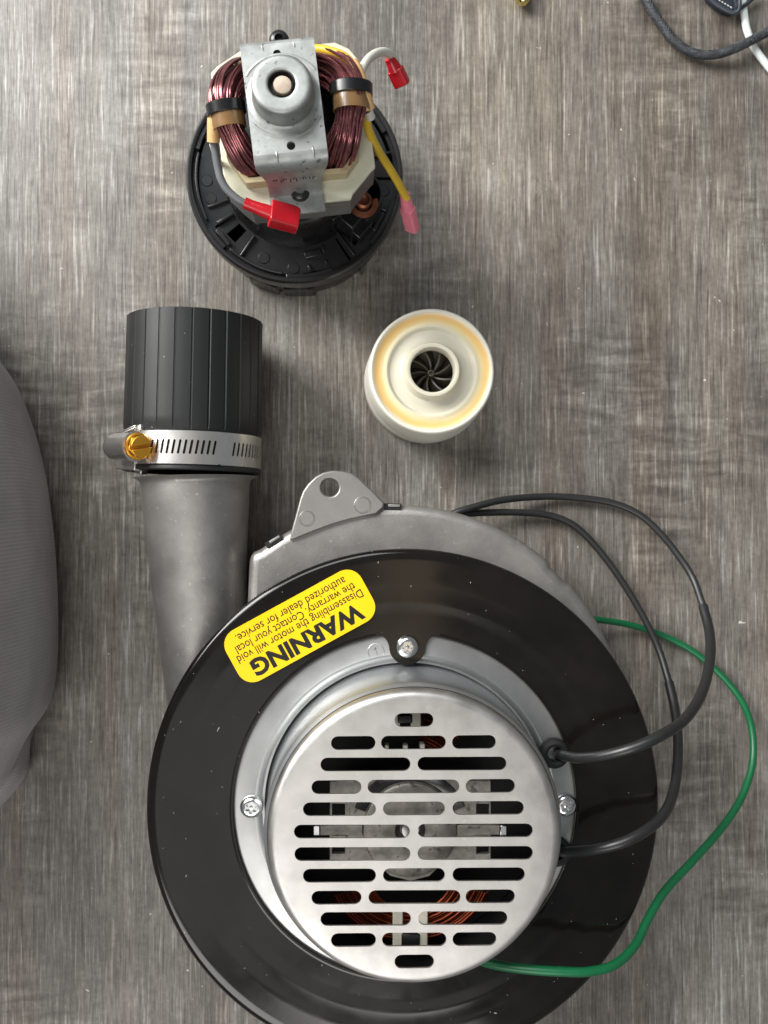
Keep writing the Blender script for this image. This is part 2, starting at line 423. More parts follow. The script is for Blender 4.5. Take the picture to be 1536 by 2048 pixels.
# volute housing
hc = W(795, 1475, 45); HR = 465/sc(45)
out = []
aL = math.atan2(*(lambda p: (p.y-hc.y, p.x-hc.x))(W(516, 1098, 45)))
aN0 = math.atan2(*(lambda p: (p.y-hc.y, p.x-hc.x))(W(1128, 1168, 45))); aN1 = math.atan2(*(lambda p: (p.y-hc.y, p.x-hc.x))(W(1098, 1134, 45)))
a = -pi*0.72
while a < aL:
    r = HR-(1.3 if aN0 < a < aN1 else 0)
    if a > aL-0.6: r = HR+0.4*sin((a-aL+0.6)/0.6*pi)
    out.append((hc.x+r*cos(a), hc.y+r*sin(a))); a += 0.02
pL = W(502, 1113, 45)
for qx, qy in ((508, 1104), (502, 1111), (499, 1120), (498, 1132)): pq = W(qx, qy, 45); out.append((pq.x, pq.y))
p2 = W(492, 1260, 45); out.append((p2.x, p2.y))
p3 = W(380, 1500, 45); out.append((p3.x, p3.y)); p4 = W(400, 1750, 45); out.append((p4.x, p4.y))
mb = MB(); prism(mb, out, 0.4, 47)
housing = obj('volute_housing', mb, M_CAST, blower, ang=30, bevel=5.5, bseg=5)
# mounting lug with hole and two round marks
lug_px = [(579, 1081), (585, 1054), (600, 998), (606, 982), (616, 968), (630, 954), (646, 945), (664, 941), (684, 942), (704, 947), (718, 956), (731, 969), (750, 986), (767, 1003), (766, 1016), (752, 1028), (727, 1033), (695, 1040), (665, 1049), (632, 1061), (605, 1072)]
lug = [tuple(W(x, y, 49)[:2]) for x, y in lug_px]
hcn = W(660, 975, 49); hole = circ((hcn.x, hcn.y), 4.1, 28)
mb = MB(); plate(mb, lug, [hole], 40, 49)
lugo = obj('mounting_lug', mb, M_LUG, blower, bevel=0.7)
for px, py, rr in ((614, 1037, 3.4), (725, 1010, 3.7)):
    p = W(px, py, 49); mb = MB()
    lathe(mb, [(0, 49.15), (rr-0.5, 49.15), (rr-0.25, 48.9), (rr, 49.18), (rr+0.3, 48.95)], (p.x, p.y), 32)
    obj('ejector_mark', mb, M_LUG, lugo)
# seam clips
for (x0, y0), (x1, y1) in (((532, 1091), (563, 1072)), ((768, 1012), (803, 1013))):
    p = (W(x0, y0, 46)+W(x1, y1, 46))/2; q = W(x1, y1, 46)-W(x0, y0, 46); rz = math.atan2(q.y, q.x)
    mb = MB(); box(mb, (p.x, p.y, 44.6), (q.length, 2.6, 5), rz); cl = obj('clip_shade_box', mb, M_DARK, blower)  # solid dark box, paints the shade of the notch
    mb = MB(); box(mb, (p.x+0.6*cos(rz)-0.1*sin(rz), p.y+0.6*sin(rz)+0.3, 46), (q.length*0.68, 1.3, 3.2), rz); obj('clip_bar', mb, M_LUG, cl, bevel=0.3)

# outlet pipe
mb = MB()
PP = [V((-70.0, 20.0, 32)), V((-69.95, 17.6, 32)), V((-69.7, 8, 32)), V((-68.9, -16, 31)), V((-67.4, -45, 29)), V((-65.8, -70, 27)), V((-62, -110, 25))]
tube(mb, PP, [28.6, 25.3, 24.7, 22.9, 21.2, 19.8, 18.5], 56, 6, cap=True)
obj('outlet_pipe', mb, M_CAST, blower)
# rubber sleeve (own frame: local z = along the pipe)
def pipeM(o, ang):
    ax = V((sin(ang), cos(ang), 0)); lx = V((-cos(ang), sin(ang), 0))
    Mx = Matrix(((lx.x, 0, ax.x, o.x), (lx.y, 0, ax.y, o.y), (0, 1, 0, o.z), (0, 0, 0, 1))); return Mx
PM = pipeM(V((-71.4, 22.0, 32.0)), radians(1.1))
mb = MB(); mb.M = PM
NF = 26; prof = []
SEG = NF*8
def sleeve_r(th, z):
    k = (th/(2*pi)*NF) % 1.0
    g = 0.0
    if z > 19:
        e = min(k, 1-k)
        if e < 0.07: g = 0.55*(1-e/0.07)
        g += 0.25*(k-0.5)
    return 31.4-g+(0.25 if z < 2 else 0)+0.25*sin(z*0.05+1)
zs = [0, 0.4, 1.2, 2, 4, 18, 20, 24, 34, 46, 58, 66, 70, 71.0, 71.3]
vs = []; fs = []
def thv(i):
    b, q = divmod(i, 8); o = (-0.07, -0.035, 0.0, 0.035, 0.07, 0.3, 0.5, 0.7)[q]
    return 2*pi*(b+o)/NF
for z in zs:
    for i in range(SEG):
        th = thv(i); r = sleeve_r(th, z)
        if z == 0 or z > 71.1: r -= 0.9
        if 4 <= z <= 18: r = 30.9
        vs.append((r*cos(th), r*sin(th), z))
m0 = len(vs)
for z in (71.3, 60, 3, 0):
    for i in range(SEG): th = thv(i); vs.append((27.7*cos(th), 27.7*sin(th), z))
rows = len(zs)+4
for j in range(rows-1):
    for i in range(SEG):
        k = (i+1) % SEG; fs.append((j*SEG+i, j*SEG+k, (j+1)*SEG+k, (j+1)*SEG+i))
for i in range(SEG):
    k = (i+1) % SEG; fs.append(((rows-1)*SEG+i, (rows-1)*SEG+k, k, i))
mb.add(vs, fs)
sleeve = obj('rubber_sleeve', mb, M_RUBBER, blower, ang=28)
# hose clamp: slotted band wrapped round the sleeve
def band_map(r0):
    def f(x, y, z):      # x = arc length along the band, y = across it, z = radial offset
        th = x/31.0; r = r0+z
        return V((r*cos(th), r*sin(th), y))
    return f
def band(mb, th0, th1, r0, slots, tongue=False):
    x0, x1 = th0*31.0, th1*31.0
    n = int((x1-x0)/1.2)+2
    if tongue:   # the free end (right-hand) is cut in a tongue
        end = [(x1-2.6, 2.9), (x1-0.9, 3.6), (x1-0.2, 5), (x1-0.9, 6.6), (x1+0.1, 8.2), (x1-0.3, 10), (x1+0.5, 12.5), (x1+0.3, 14.6), (x1-0.6, 15.9), (x1-2, 16.7)]
        lo = [(x0+(x1-3-x0)*i/n, 2.5) for i in range(n)]; hi = [(x1-3-(x1-3-x0)*i/n, 17) for i in range(n+1)]
        o = lo+end+hi
    else:
        o = [(x0+(x1-x0)*i/n, 2.5) for i in range(n+1)]+[(x1-(x1-x0)*i/n, 17) for i in range(n+1)]
    hs = [capsule(c-0.45, 7.3, c+0.45, 12.6, 0.5, 5) for c in slots]
    ex = []
    for i in range(1, n):
        xx = x0+(x1-x0)*i/n
        for yy in (4.2, 15.2):
            if inpoly((xx, yy), o): ex.append((xx, yy))
    plate(mb, o, hs, 0.0, 0.75, extra=ex, fmap=band_map(r0))
def thp(px):                       # angle on the sleeve (0 = left, 90 = top) that shows at a pixel column
    best = None
    for i in range(400):
        th = pi*i/400-0.2; p = PM @ V((31.9*cos(th), 31.9*sin(th), 10))
        x = 690+p.x*sc(p.z)
        if p.z < 20: continue
        if best is None or abs(x-px) < best[0]: best = (abs(x-px), th)
    return best[1]
mb = MB(); mb.M = PM
sl = [thp(470)*31+2.5*k for k in range(10)]
band(mb, thp(446)-0.02, 2*pi+thp(300), 31.0, sl)
clamp = obj('hose_clamp', mb, M_STEEL, blower, ang=40)
mb = MB(); mb.M = PM
sl2 = [thp(300)*31+2.42*k for k in range(18)]
sl2 = [s for s in sl2 if s < thp(450)*31-2.6]
band(mb, thp(292), thp(453), 31.85, sl2, tongue=True)
obj('band_tongue', mb, M_STEEL, clamp, ang=40)
# worm screw housing, seen end on from the upper right
sx = W(279, 893, 66); sdir = V((0.54, -0.10, 0.83)).normalized()
def axM(o, d, roll=0.0):
    q = V((0, 0, 1)).rotation_difference(d); return Matrix.Translation(o) @ q.to_matrix().to_4x4() @ Matrix.Rotation(roll, 4, 'Z')
mb = MB(); mb.M = axM(sx-V((0.3, 0, 0.2)), V((0.76, -0.04, 0.64)).normalized())
lathe(mb, [(0, -18.5), (4.6, -18.5), (5.6, -17.6), (6.0, -16), (6.1, -4.5), (6.5, -3.6), (6.6, -2.6), (5.6, -2.4), (5.4, -3.5), (0, -3.5)], seg=40)
obj('screw_housing', mb, M_STEEL, clamp, ang=40)
mb = MB()
for (px, py, z, s3, rz) in ((262, 862, 53, (13, 1.6, 6), 0.25), (281, 858, 56, (5, 2.6, 4), 0.3), (262, 930, 50, (13, 4.5, 6.5), -0.08), (282, 941, 46, (5, 3, 4), -0.2)):
    p = W(px, py, z); mb = MB(); box(mb, (p.x, p.y, p.z), s3, rz, Matrix.Rotation(radians(-38), 3, 'Y')); obj('housing_tab', mb, M_STEEL, clamp, bevel=0.5)
mb = MB(); mb.M = axM(sx, sdir)
lathe(mb, [(0, -3.2), (5.2, -3.2), (5.9, -2.6), (6.0, -2.0), (5.7, -1.4), (4.8, -1.1)], seg=40)
hexo = circ((0, 0), 5.0, 6, radians(12))
prism(mb, hexo, -1.3, 0.3)
def slot_half(sgn):
    o = []
    for i in range(13):
        t0 = math.asin(0.85/4.5); t_ = t0+(pi-2*t0)*i/12
        o.append((4.6*cos(t_), sgn*4.6*sin(t_)))
    if sgn < 0: o.reverse()
    return o
mb.M = axM(sx, sdir, radians(10))
for sg in (1, -1): prism(mb, slot_half(sg), 0.2, 2.6)
obj('worm_screw', mb, M_BRASS, clamp, ang=30, bevel=0.25)

# black cover plate (dished ring with a tab at the top)
c0 = W(814, 1609, 65); RI = 344/sc(65)
tabc = W(815, 1293, 65); TR = 37/sc(65)
inner = []
ta = math.atan2(tabc.y-BC.y, tabc.x-BC.x)
span = 0.185
n = 140
# fillet shape around the tab, in polar terms
prof_pts = []
for i in range(n+1):
    aa = ta+span+(2*pi-2*span)*i/n
    prof_pts.append((BC.x+RI*cos(aa), BC.y+RI*sin(aa)))
def loc2(du, dr):      # du along tangent (to the left seen from centre outwards), dr radial from the inner edge radius
    er = V((cos(ta), sin(ta))); et = V((-sin(ta), cos(ta)))
    p = V((BC.x, BC.y))+er*(RI+dr)+et*du; return (p.x, p.y)
tw = TR
q = (V((tabc.x, tabc.y))-V((BC.x, BC.y))).length-RI
left = [loc2(-13.2, -0.95), loc2(-11.6, -0.95), loc2(-10.2, -1.7), loc2(-9.1, -3.0), loc2(-8.3, -4.6)]
arc = [loc2(tw*cos(t_), q+tw*sin(t_)) for t_ in [radians(180+x*180/16) for x in range(17)]]
right = [loc2(8.3, -4.6), loc2(9.1, -3.0), loc2(10.2, -1.7), loc2(11.6, -0.95), loc2(13.2, -0.95)]
# polygon runs counter-clockwise from ta+span round to ta-span, then across the tab
inner = prof_pts+[p for p in left]+arc+right
mb = MB()
plate(mb, circ(BC2, 84, 180), [inner], 63.6, 65.0, outer_wall=False, bottom=False)
lathe(mb, [(84, 65.0), (86.5, 65.03), (88.5, 65.15), (90.5, 65.18), (93, 65.07), (96.5, 65.27), (99.5, 65.30), (103, 65.16), (107, 65.25), (109.8, 65.17), (111.2, 64.7), (112.0, 63.9), (112.3, 62.9), (112.2, 61.8), (111.6, 61.6), (111.3, 62.8), (110, 63.6), (84, 63.6)], BC2, 220)
lathe(mb, [(RI-0.1, 63.6), (RI+0.6, 65.12), (RI+1.3, 65.02)], BC2, 220, ta+span, ta+2*pi-span)
disc = obj('cover_plate', mb, M_BLACK, blower, ang=30, weld=True)

# zinc flange below the plate, can wall, grille
FCx, FCy = BC.x+0.4, BC.y
mb = MB()
lathe(mb, [(76.5, 60), (76.5, 62.4), (75, 63.2), (74, 63.4), (66.8, 63.4), (66.2, 63.7), (65.4, 63.75), (64.4, 63.3), (63.6, 62.4), (63.0, 61.5), (62.0, 61.5), (62.0, 58), (77, 58)], (FCx, FCy), 160)
flange = obj('motor_flange', mb, M_ZINC, blower, ang=45)
p = W(752, 1303, 63.4); mb = MB(); lathe(mb, [(3.3, 63.38), (3.5, 63.5), (3.7, 63.38)], (p.x, p.y), 32)
box(mb, (p.x+0.1, p.y, 63.42), (0.35, 4.2, 0.2), 0.25); box(mb, (p.x-0.5, p.y+1.2, 63.42), (0.35, 1.4, 0.2), -0.9)
obj('stamped_mark', mb, M_ZINC, flange)
GC = W(830, 1675, 105); GC2 = (GC.x, GC.y)
mb = MB()
lathe(mb, [(62.3, 59), (61.5, 61), (61.0, 63), (60.6, 68), (60.4, 80), (60.2, 96.5), (59.6, 98.6), (58.9, 99.4), (58.6, 100.1)], GC2, 160)
wall = obj('motor_can', mb, M_CANWALL, blower, ang=50, recalc=False)
mb = MB(); lathe(mb, [(56.8, 102), (57.6, 96), (58.0, 60)], GC2, 120); obj('can_inner_shade', mb, M_DARK, wall, recalc=False)  # added dark sheet, keeps the inside of the can as black as shade
ROWS = [(1440, [(789, 867)]), (1485, [(662, 751), (762, 892), (904, 992)]), (1528, [(641, 821), (835, 1013)]),
        (1573, [(623, 723), (735, 919), (931, 1030)]), (1617, [(606, 752), (766, 890), (905, 1048)]),
        (1662, [(588, 820), (835, 1066)]), (1707, [(589, 821), (835, 1066)]), (1750, [(606, 752), (766, 890), (905, 1050)]),
        (1794, [(623, 723), (737, 921), (931, 1030)]), (1837, [(641, 822), (836, 1015)]), (1879, [(662, 752), (764, 893), (905, 993)]), (1923, [(789, 868)])]
slots = []
for y, xs in ROWS:
    for x0, x1 in xs:
        tilt = (818-(x0+x1)/2)*0.008
        rpx = 13.6
        a_ = W(x0+rpx, y+tilt+0.3, 105); b_ = W(x1-rpx, y+tilt-0.3, 105)
        slots.append(capsule(a_.x, a_.y, b_.x, b_.y, rpx/sc(105), 8))
mb = MB()
plate(mb, circ(GC2, 54.6, 160), slots, 103.9, 105.0, outer_wall=False)
lathe(mb, [(54.6, 105.0), (55.8, 104.85), (56.8, 104.4), (57.6, 103.6), (58.1, 102.5), (58.35, 101.2), (58.4, 100.4), (58.15, 99.9), (57.4, 100.2), (57.0, 101.5), (56.2, 103), (54.6, 103.9)], GC2, 160)
grille = obj('grille_cap', mb, M_GRILLE, blower, ang=38)
# interior seen through the slots
mb = MB(); lathe(mb, [(0, 66), (57.5, 66)], GC2, 64); obj('inside_shade_disc', mb, M_DARK, blower)  # flat dark disc, the darkness behind the slots put in as colour
zB = 91
mb = MB()
def boxpx(mb, x0, y0, x1, y1, z, h):
    a_ = W(x0, y1, z); b_ = W(x1, y0, z); box(mb, ((a_.x+b_.x)/2, (a_.y+b_.y)/2, z-h/2), (abs(b_.x-a_.x), abs(b_.y-a_.y), h))
bl = [tuple(W(x, y, zB)[:2]) for x, y in [(659, 1722), (659, 1562), (724, 1562), (735, 1548), (905, 1548), (916, 1562), (982, 1562), (982, 1722), (890, 1722), (860, 1752), (820, 1762), (780, 1752), (748, 1722)]]
hs = []
for x0, y0, x1, y1 in ((664, 1608, 690, 1636), (664, 1690, 690, 1708), (953, 1608, 979, 1636), (953, 1690, 979, 1708)):
    hs.append([tuple(W(x, y, zB)[:2]) for x, y in ((x0, y0), (x0, y1), (x1, y1), (x1, y0))])
plate(mb, bl, hs, zB-3, zB)
brk = obj('bearing_bracket', mb, M_INNER, blower, bevel=0.3)
bcn = W(820, 1658, zB); mb = MB()
lathe(mb, [(24.5, zB-0.2), (24, zB+0.8), (20.4, zB+0.5), (19.6, zB+0.1)], (bcn.x, bcn.y), 48, radians(22), radians(158))
obj('bearing_collar', mb, M_BLKPL, brk); mb = MB()
lathe(mb, [(19.5, zB+0.1), (19, zB+1.4), (18, zB+2.0), (7, zB+2.6), (6.2, zB+2.2), (6.0, zB-2), (0, zB-2)], (bcn.x, bcn.y), 56)
obj('bearing_seat', mb, M_INNER, brk)
mb = MB(); lathe(mb, [(0, zB+1.6), (3.4, zB+1.6), (3.7, zB+1.2), (3.7, zB-3)], (bcn.x, bcn.y), 28); obj('shaft_end', mb, M_SCREW, brk)
mb = MB(); lathe(mb, [(6.15, zB+1.0), (4.2, zB+1.0), (4.2, zB-2)], (bcn.x, bcn.y), 32); obj('bearing_seal', mb, M_DARK, brk)
for sgn in (-1, 1):
    mb = MB(); x = lambda v: 820+sgn*v
    boxpx(mb, min(x(95), x(180)), 1650, max(x(95), x(180)), 1671, zB+1.6, 1.6)
    boxpx(mb, min(x(128), x(155)), 1671, max(x(128), x(155)), 1688, zB+1.6, 1.6)
    obj('brush_strap', mb, M_INNER, brk, bevel=0.25)
    mb = MB(); boxpx(mb, min(x(180), x(194)), 1651, max(x(180), x(194)), 1672, zB-1, 5); obj('brush_terminal', mb, M_SCREW, brk, bevel=0.4)
# field coils and bobbins
def arcs(cx, cy, r0, r1, nn, a0, a1, z0, z1, name):
    mb = MB(); c = W(cx, cy, 84)
    for k in range(nn):
        r = r0+(r1-r0)*k/(nn-1); z = z0+(z1-z0)*k/(nn-1)+random.uniform(-.5, .5)
        pts = [V((c.x+r*cos(radians(a0+(a1-a0)*i/14)), c.y+0.86*r*sin(radians(a0+(a1-a0)*i/14)), z)) for i in range(15)]
        tube(mb, pts, 0.62, 6, 1, smooth=False)
    o = obj(name, mb, M_COPPER, blower); o['kind'] = 'stuff'; return o
arcs(822, 1745, 17, 35, 15, 200, 340, 88, 80, 'field_coil')
arcs(812, 1560, 19, 31, 9, 40, 74, 84, 78, 'field_coil')
mb = MB()
for x0, y0, x1, y1 in ((786, 1815, 806, 1900), (836, 1815, 856, 1900), (776, 1425, 800, 1462), (822, 1425, 842, 1462), (770, 1490, 778, 1510), (806, 1490, 816, 1512), (840, 1488, 850, 1512)):
    mb = MB(); boxpx(mb, x0, y0, x1, y1, 90, 5); obj('coil_bobbin', mb, M_NYLON, blower, bevel=0.5)
for q in ((803, 1868, 840, 1905), (795, 1430, 825, 1447)):
    mb = MB(); boxpx(mb, *q, 90.5, 6); obj('bobbin_latch', mb, M_BLKPL2, blower, bevel=0.5)

# flange screws: domed head with a six-lobe recess
def screw_mesh():
    mb = MB()
    lathe(mb, [(5.0, -0.4), (5.0, 0.5), (4.7, 1.3), (4.0, 2.0), (3.1, 2.45)], seg=40)
    lobe = []
    for i in range(48):
        t_ = 2*pi*i/48; lobe.append(((2.15+0.55*cos(6*t_))*cos(t_), (2.15+0.55*cos(6*t_))*sin(t_)))
    plate(mb, circ((0, 0), 3.1, 40), [lobe], 0.9, 2.45, outer_wall=False, bottom=False)
    return mb, lobe
sm, lobe = screw_mesh()
sp = [W(815, 1294, 66.4), W(503, 1614, 64), W(1131, 1611, 64)]
scr = obj('flange_screw', sm, M_SCREW, blower, ang=40, at=sp[0]-V((0, 0, 1.2)), local=True)
mb = MB(); plate(mb, [(x*0.99, y*0.99) for x, y in lobe], [], 0.6, 0.95); lathe(mb, [(0, 1.7), (0.75, 1.5), (0.9, 0.9)], seg=16)
obj('torx_recess', mb, M_SCREW, scr, local=True, at=ORG[scr.name])
for k in (1, 2):
    d = dup(scr, blower, sp[k]-V((0, 0, 0.6))); d.rotation_euler = (0, 0, 0.4*k)

# grommets and cables
grom = [W(1110, 1508, 66), W(1113, 1705, 66)]
mb = MB(); lathe(mb, [(6.6, -3), (6.7, 0.6), (6.0, 2.2), (4.6, 2.9), (3.4, 2.4), (3.0, 0.5), (3.0, -3), (0, -3)], seg=40)
g0 = obj('grommet', mb, M_GROMMET, blower, at=grom[0]-V((0, 0, 1.5)), local=True); dup(g0, blower, grom[1]-V((0, 0, 1.5)))
def wpath(l): return [W(x, y, z) for x, y, z in l]
cab1 = wpath([(1117, 1509, 60), (1119, 1509, 66), (1127, 1511, 70.5), (1142, 1514, 74.5), (1164, 1516, 79), (1205, 1512, 87), (1262, 1497, 93), (1320, 1472, 92), (1370, 1438, 82), (1404, 1385, 66), (1420, 1320, 48), (1419, 1265, 34), (1406, 1212, 24)])
cab1b = wpath([(1406, 1212, 24), (1385, 1155, 16), (1352, 1105, 11), (1318, 1064, 8), (1280, 1030, 6), (1235, 1009, 5), (1180, 998, 4.5), (1110, 993, 5), (1050, 995, 8), (1000, 1001, 12), (955, 1012, 16), (915, 1024, 18), (880, 1040, 16)])
mb = MB(); tube(mb, cab1, 2.35, 16, 8); c1 = obj('cable_sleeving', mb, M_SLEEVING, blower)
mb = MB(); tube(mb, cab1b, [1.75, 1.75, 1.75, 1.75], 14, 8); obj('motor_cable', mb, M_CABLE, blower)
cab2 = wpath([(1120, 1703, 60), (1122, 1703, 66), (1130, 1704, 70.5), (1152, 1703, 76), (1195, 1698, 84), (1245, 1685, 88), (1290, 1662, 86), (1325, 1632, 78), (1345, 1590, 66), (1354, 1540, 54), (1356, 1480, 42), (1350, 1420, 31), (1338, 1365, 22)])
cab2b = wpath([(1338, 1365, 22), (1318, 1300, 15), (1290, 1240, 11), (1255, 1180, 8), (1215, 1122, 6), (1175, 1075, 5), (1140, 1046, 5), (1095, 1030, 5), (1040, 1025, 7), (985, 1025, 10), (935, 1028, 14), (890, 1042, 16)])
mb = MB(); tube(mb, cab2, 2.3, 16, 8); obj('cable_sleeving', mb, M_SLEEVING, blower)
mb = MB(); tube(mb, cab2b, 1.75, 14, 8); obj('motor_cable', mb, M_CABLE, blower)
gw = wpath([(900, 1890, 70), (940, 1912, 76), (985, 1928, 82), (1050, 1938, 87), (1120, 1943, 89), (1180, 1943, 88), (1232, 1928, 83), (1272, 1888, 74), (1296, 1838, 66), (1330, 1782, 57), (1385, 1722, 46), (1440, 1660, 35), (1482, 1597, 25), (1505, 1525, 16), (1503, 1455, 10), (1482, 1400, 7), (1440, 1348, 5), (1385, 1302, 4), (1325, 1271, 4), (1260, 1250, 6), (1190, 1239, 12), (1140, 1240, 14)])
mb = MB(); tube(mb, gw, [2.0, 2.0, 1.95, 1.9, 1.8, 1.7, 1.65, 1.65], 16, 8); obj('ground_wire', mb, M_GREEN, blower)

# warning label
lc = W(600, 1251.6, 65.6); la = radians(208.6)
k65 = sc(65.6)
mb = MB(); mb.M = Matrix.Translation((lc.x, lc.y, 0)) @ Matrix.Rotation(la, 4, 'Z')
plate(mb, rrect(306/k65, 114/k65, 41/k65*0.8, 8), [], 65.2, 65.75)
lab = obj('warning_label', mb, M_YELLOW, blower, label='yellow warning sticker with black lettering')
def text(body, width, height, cx, base, bold, cap=True):
    cu = bpy.data.curves.new('lettering', 'FONT'); cu.body = body; cu.align_x = 'LEFT'; cu.size = 1.0; cu.resolution_u = 3
    cu.offset = bold
    o = bpy.data.objects.new('tmp', cu); COL.objects.link(o)
    bpy.context.view_layer.update()
    me = bpy.data.meshes.new_from_object(o.evaluated_get(bpy.context.evaluated_depsgraph_get()))
    xs = [v.co.x for v in me.vertices]; bpy.data.objects.remove(o)
    x0, x1 = min(xs), max(xs)
    cuH = 0.73
    R = Matrix.Rotation(la, 4, 'Z')
    off = V((lc.x, lc.y, 0))-ORG[blower.name]
    for v in me.vertices:
        x = (v.co.x-x0)/(x1-x0)*width-width/2+cx; y = v.co.y/cuH*height+base
        p = R @ V((x, y, 65.80)); v.co = (p+off)*S
    me.materials.append(M_INK)
    t_ = bpy.data.objects.new('lettering', me); COL.objects.link(t_); t_.parent = lab; ORG[t_.name] = ORG[blower.name]
    return t_
# text frame: +y = top of the lettering (towards the grille), base heights in mm from the label centre
bl_ = lambda v: (v-1386)/k65
text('WARNING', 247/k65, 34/k65, 0, bl_(1401), 0.042)
text('Disassembling the motor will void', 281/k65, 17.5/k65, 0, bl_(1379), 0.004)
text('the warranty. Contact your local', 268/k65, 17.5/k65, 0, bl_(1360.5), 0.004)
text('authorized dealer for service.', 245/k65, 17.5/k65, 0, bl_(1341), 0.004)

# ================================================================== MOTOR
MC = V((-23.2, 159.8, 0)); MR = radians(7)
motor = thing('motor', 'open electric vacuum motor with reddish copper coils, steel bracket and black round base', 'motor', MC)
MM = Matrix.Translation(MC) @ Matrix.Rotation(MR, 4, 'Z')
def mmb(): m = MB(); m.M = MM.copy(); return m
# lower fan housing
mb = mmb()
lathe(mb, [(0, 0.3), (44, 0.3), (46, 3), (46.5, 12), (47.2, 13), (47.4, 28), (48.6, 33), (47, 34), (46.8, 20), (0, 20)], seg=96)
low = obj('fan_housing', mb, M_BLKPL2, motor)
for a in (-118, -96):
    a = radians(a); mb = mmb(); box(mb, (45.4*cos(a), 45.4*sin(a), 9), (4, 16, 16), a)
    obj('housing_pad', mb, M_BLKPL2, low, bevel=1.5)
mb = mmb(); 
a = radians(-56); box(mb, (47.6*cos(a), 47.6*sin(a), 15), (2.2, 1.6, 20), a)
obj('side_clip', mb, M_BLKPL, low, bevel=0.4)
# end shield: rim, floor with openings
mb = mmb()
lathe(mb, [(50.0, 30), (50.3, 38), (50.1, 39.6), (49.5, 40.3), (48.6, 40.4), (47.8, 40.0), (47.6, 36.9), (46.5, 36.9)], seg=120)
def sect(r0, r1, a0, a1, n=10):
    return [(r1*cos(radians(a0+(a1-a0)*i/n)), r1*sin(radians(a0+(a1-a0)*i/n))) for i in range(n+1)]+[(r0*cos(radians(a1-(a1-a0)*i/n)), r0*sin(radians(a1-(a1-a0)*i/n))) for i in range(n+1)]
holes = [sect(33.8, 41.5, 213, 221, 4), sect(37, 42, 304, 311, 4), sect(36, 44, 205, 206.6, 3), sect(44.6, 46.2, 150, 192, 14), sect(36.5, 43.5, 318, 330, 4), sect(44.4, 46.3, 0, 30, 10), sect(44.8, 46.6, 268, 280, 5), sect(37, 45.5, 352, 354, 2), sect(34, 46, 296, 297.5, 3)]
plate(mb, circ((0, 0), 46.6, 96), holes, 35.2, 36.9, outer_wall=False, bottom=False)
shield = obj('end_shield', mb, M_BLKPL, motor, ang=40)
mb = mmb()
for a0, a1 in ((141, 158), (205, 219), (258, 285), (312, 340), (20, 40)):
    mb = mmb(); prism(mb, sect(45.6, 48.6, a0, a1, 8), 36.5, 38.8); obj('rim_tab', mb, M_BLKPL, shield, bevel=0.3)
for a0, a1 in ((160, 200), (222, 256)):
    mb = mmb(); prism(mb, sect(45.0, 46.2, a0, a1, 12), 36.5, 39.4); obj('rim_wall', mb, M_BLKPL, shield, bevel=0.3)
mb = mmb()
for r, a in ((41, 176), (40.5, 188), (42.5, 262), (41, 318), (41.5, 345), (40.5, 242)):
    p = (r*cos(radians(a)), r*sin(radians(a))); mb = mmb(); lathe(mb, [(0, 37.25), (2.5, 37.25), (2.9, 36.8)], p, 24); obj('round_boss', mb, M_BLKPL, shield)
mb = mmb()
for (r, a, s3) in ((37, 276, (3, 8, 2.5)), (43, 272, (2.5, 1.6, 2)), (42.5, 283, (2, 1, 2)), (36, 284, (3, 1.2, 3)), (38, 205, (9, 1.4, 4)), (37, 193, (12, 1.2, 2.5)), (39, 300, (14, 1.0, 2.5)), (39.5, 229, (12, 1.2, 2.5)), (40, 333, (11, 1.2, 3)), (40, 8, (12, 1.2, 3)), (44, 214, (2, 9, 3.5)), (44, 325, (2, 10, 3.5))):
    a = radians(a); mb = mmb(); box(mb, (r*cos(a), r*sin(a), 37.5), s3, a); obj('stiffening_rib', mb, M_BLKPL, shield, bevel=0.4)
# central drum
mb = mmb()
lathe(mb, [(33, 36), (31.5, 40), (31, 58), (32.5, 62), (33, 76), (32, 78), (0, 78)], seg=80)
drum = obj('bearing_drum', mb, M_BLKPL2, motor)
mb = mmb(); lathe(mb, [(33.3, 60), (34.0, 61), (34.0, 74), (33.3, 75)], seg=60, a0=radians(180), a1=radians(262)); obj('drum_lip', mb, M_BLKPL, drum)
# brush holder at lower right
mb = mmb()
a = radians(-47)
box(mb, (35*cos(a), 35*sin(a), 48), (10, 13, 22), a); bh = obj('brush_holder', mb, M_BLKPL2, motor, bevel=0.6)
mb = mmb(); box(mb, (39.5*cos(a), 39.5*sin(a), 42), (7, 10, 11), a); obj('holder_step', mb, M_BLKPL2, bh, bevel=0.6)
mb = mmb(); box(mb, (33*cos(a-.25), 33*sin(a-.25), 62), (2, 5, 8), a-.2); obj('holder_fin', mb, M_BLKPL2, bh, bevel=0.4)
mb = mmb(); box(mb, (34*cos(a+.25), 34*sin(a+.25), 60), (1.5, 6, 10), a+.2); obj('holder_fin', mb, M_BLKPL2, bh, bevel=0.4)
p = W(727, 402, 62); mb = MB()
lathe(mb, [(3.2, 58), (3.6, 61), (3.6, 63.5), (2.6, 64), (2.2, 63), (0, 62)], (p.x, p.y), 32); lathe(mb, [(3.7, 57), (6.4, 57.5), (6.6, 59.5), (4.2, 60)], (p.x, p.y), 32, radians(200), radians(380))
obj('brass_ring', mb, M_BRUSHCU, motor)
p = W(722, 398, 50); mb = MB(); lathe(mb, [(8.0, 38), (8.6, 58), (9.6, 58), (10, 38)], (p.x, p.y), 40, radians(-110), radians(80)); obj('brush_well', mb, M_BLKPL, motor)
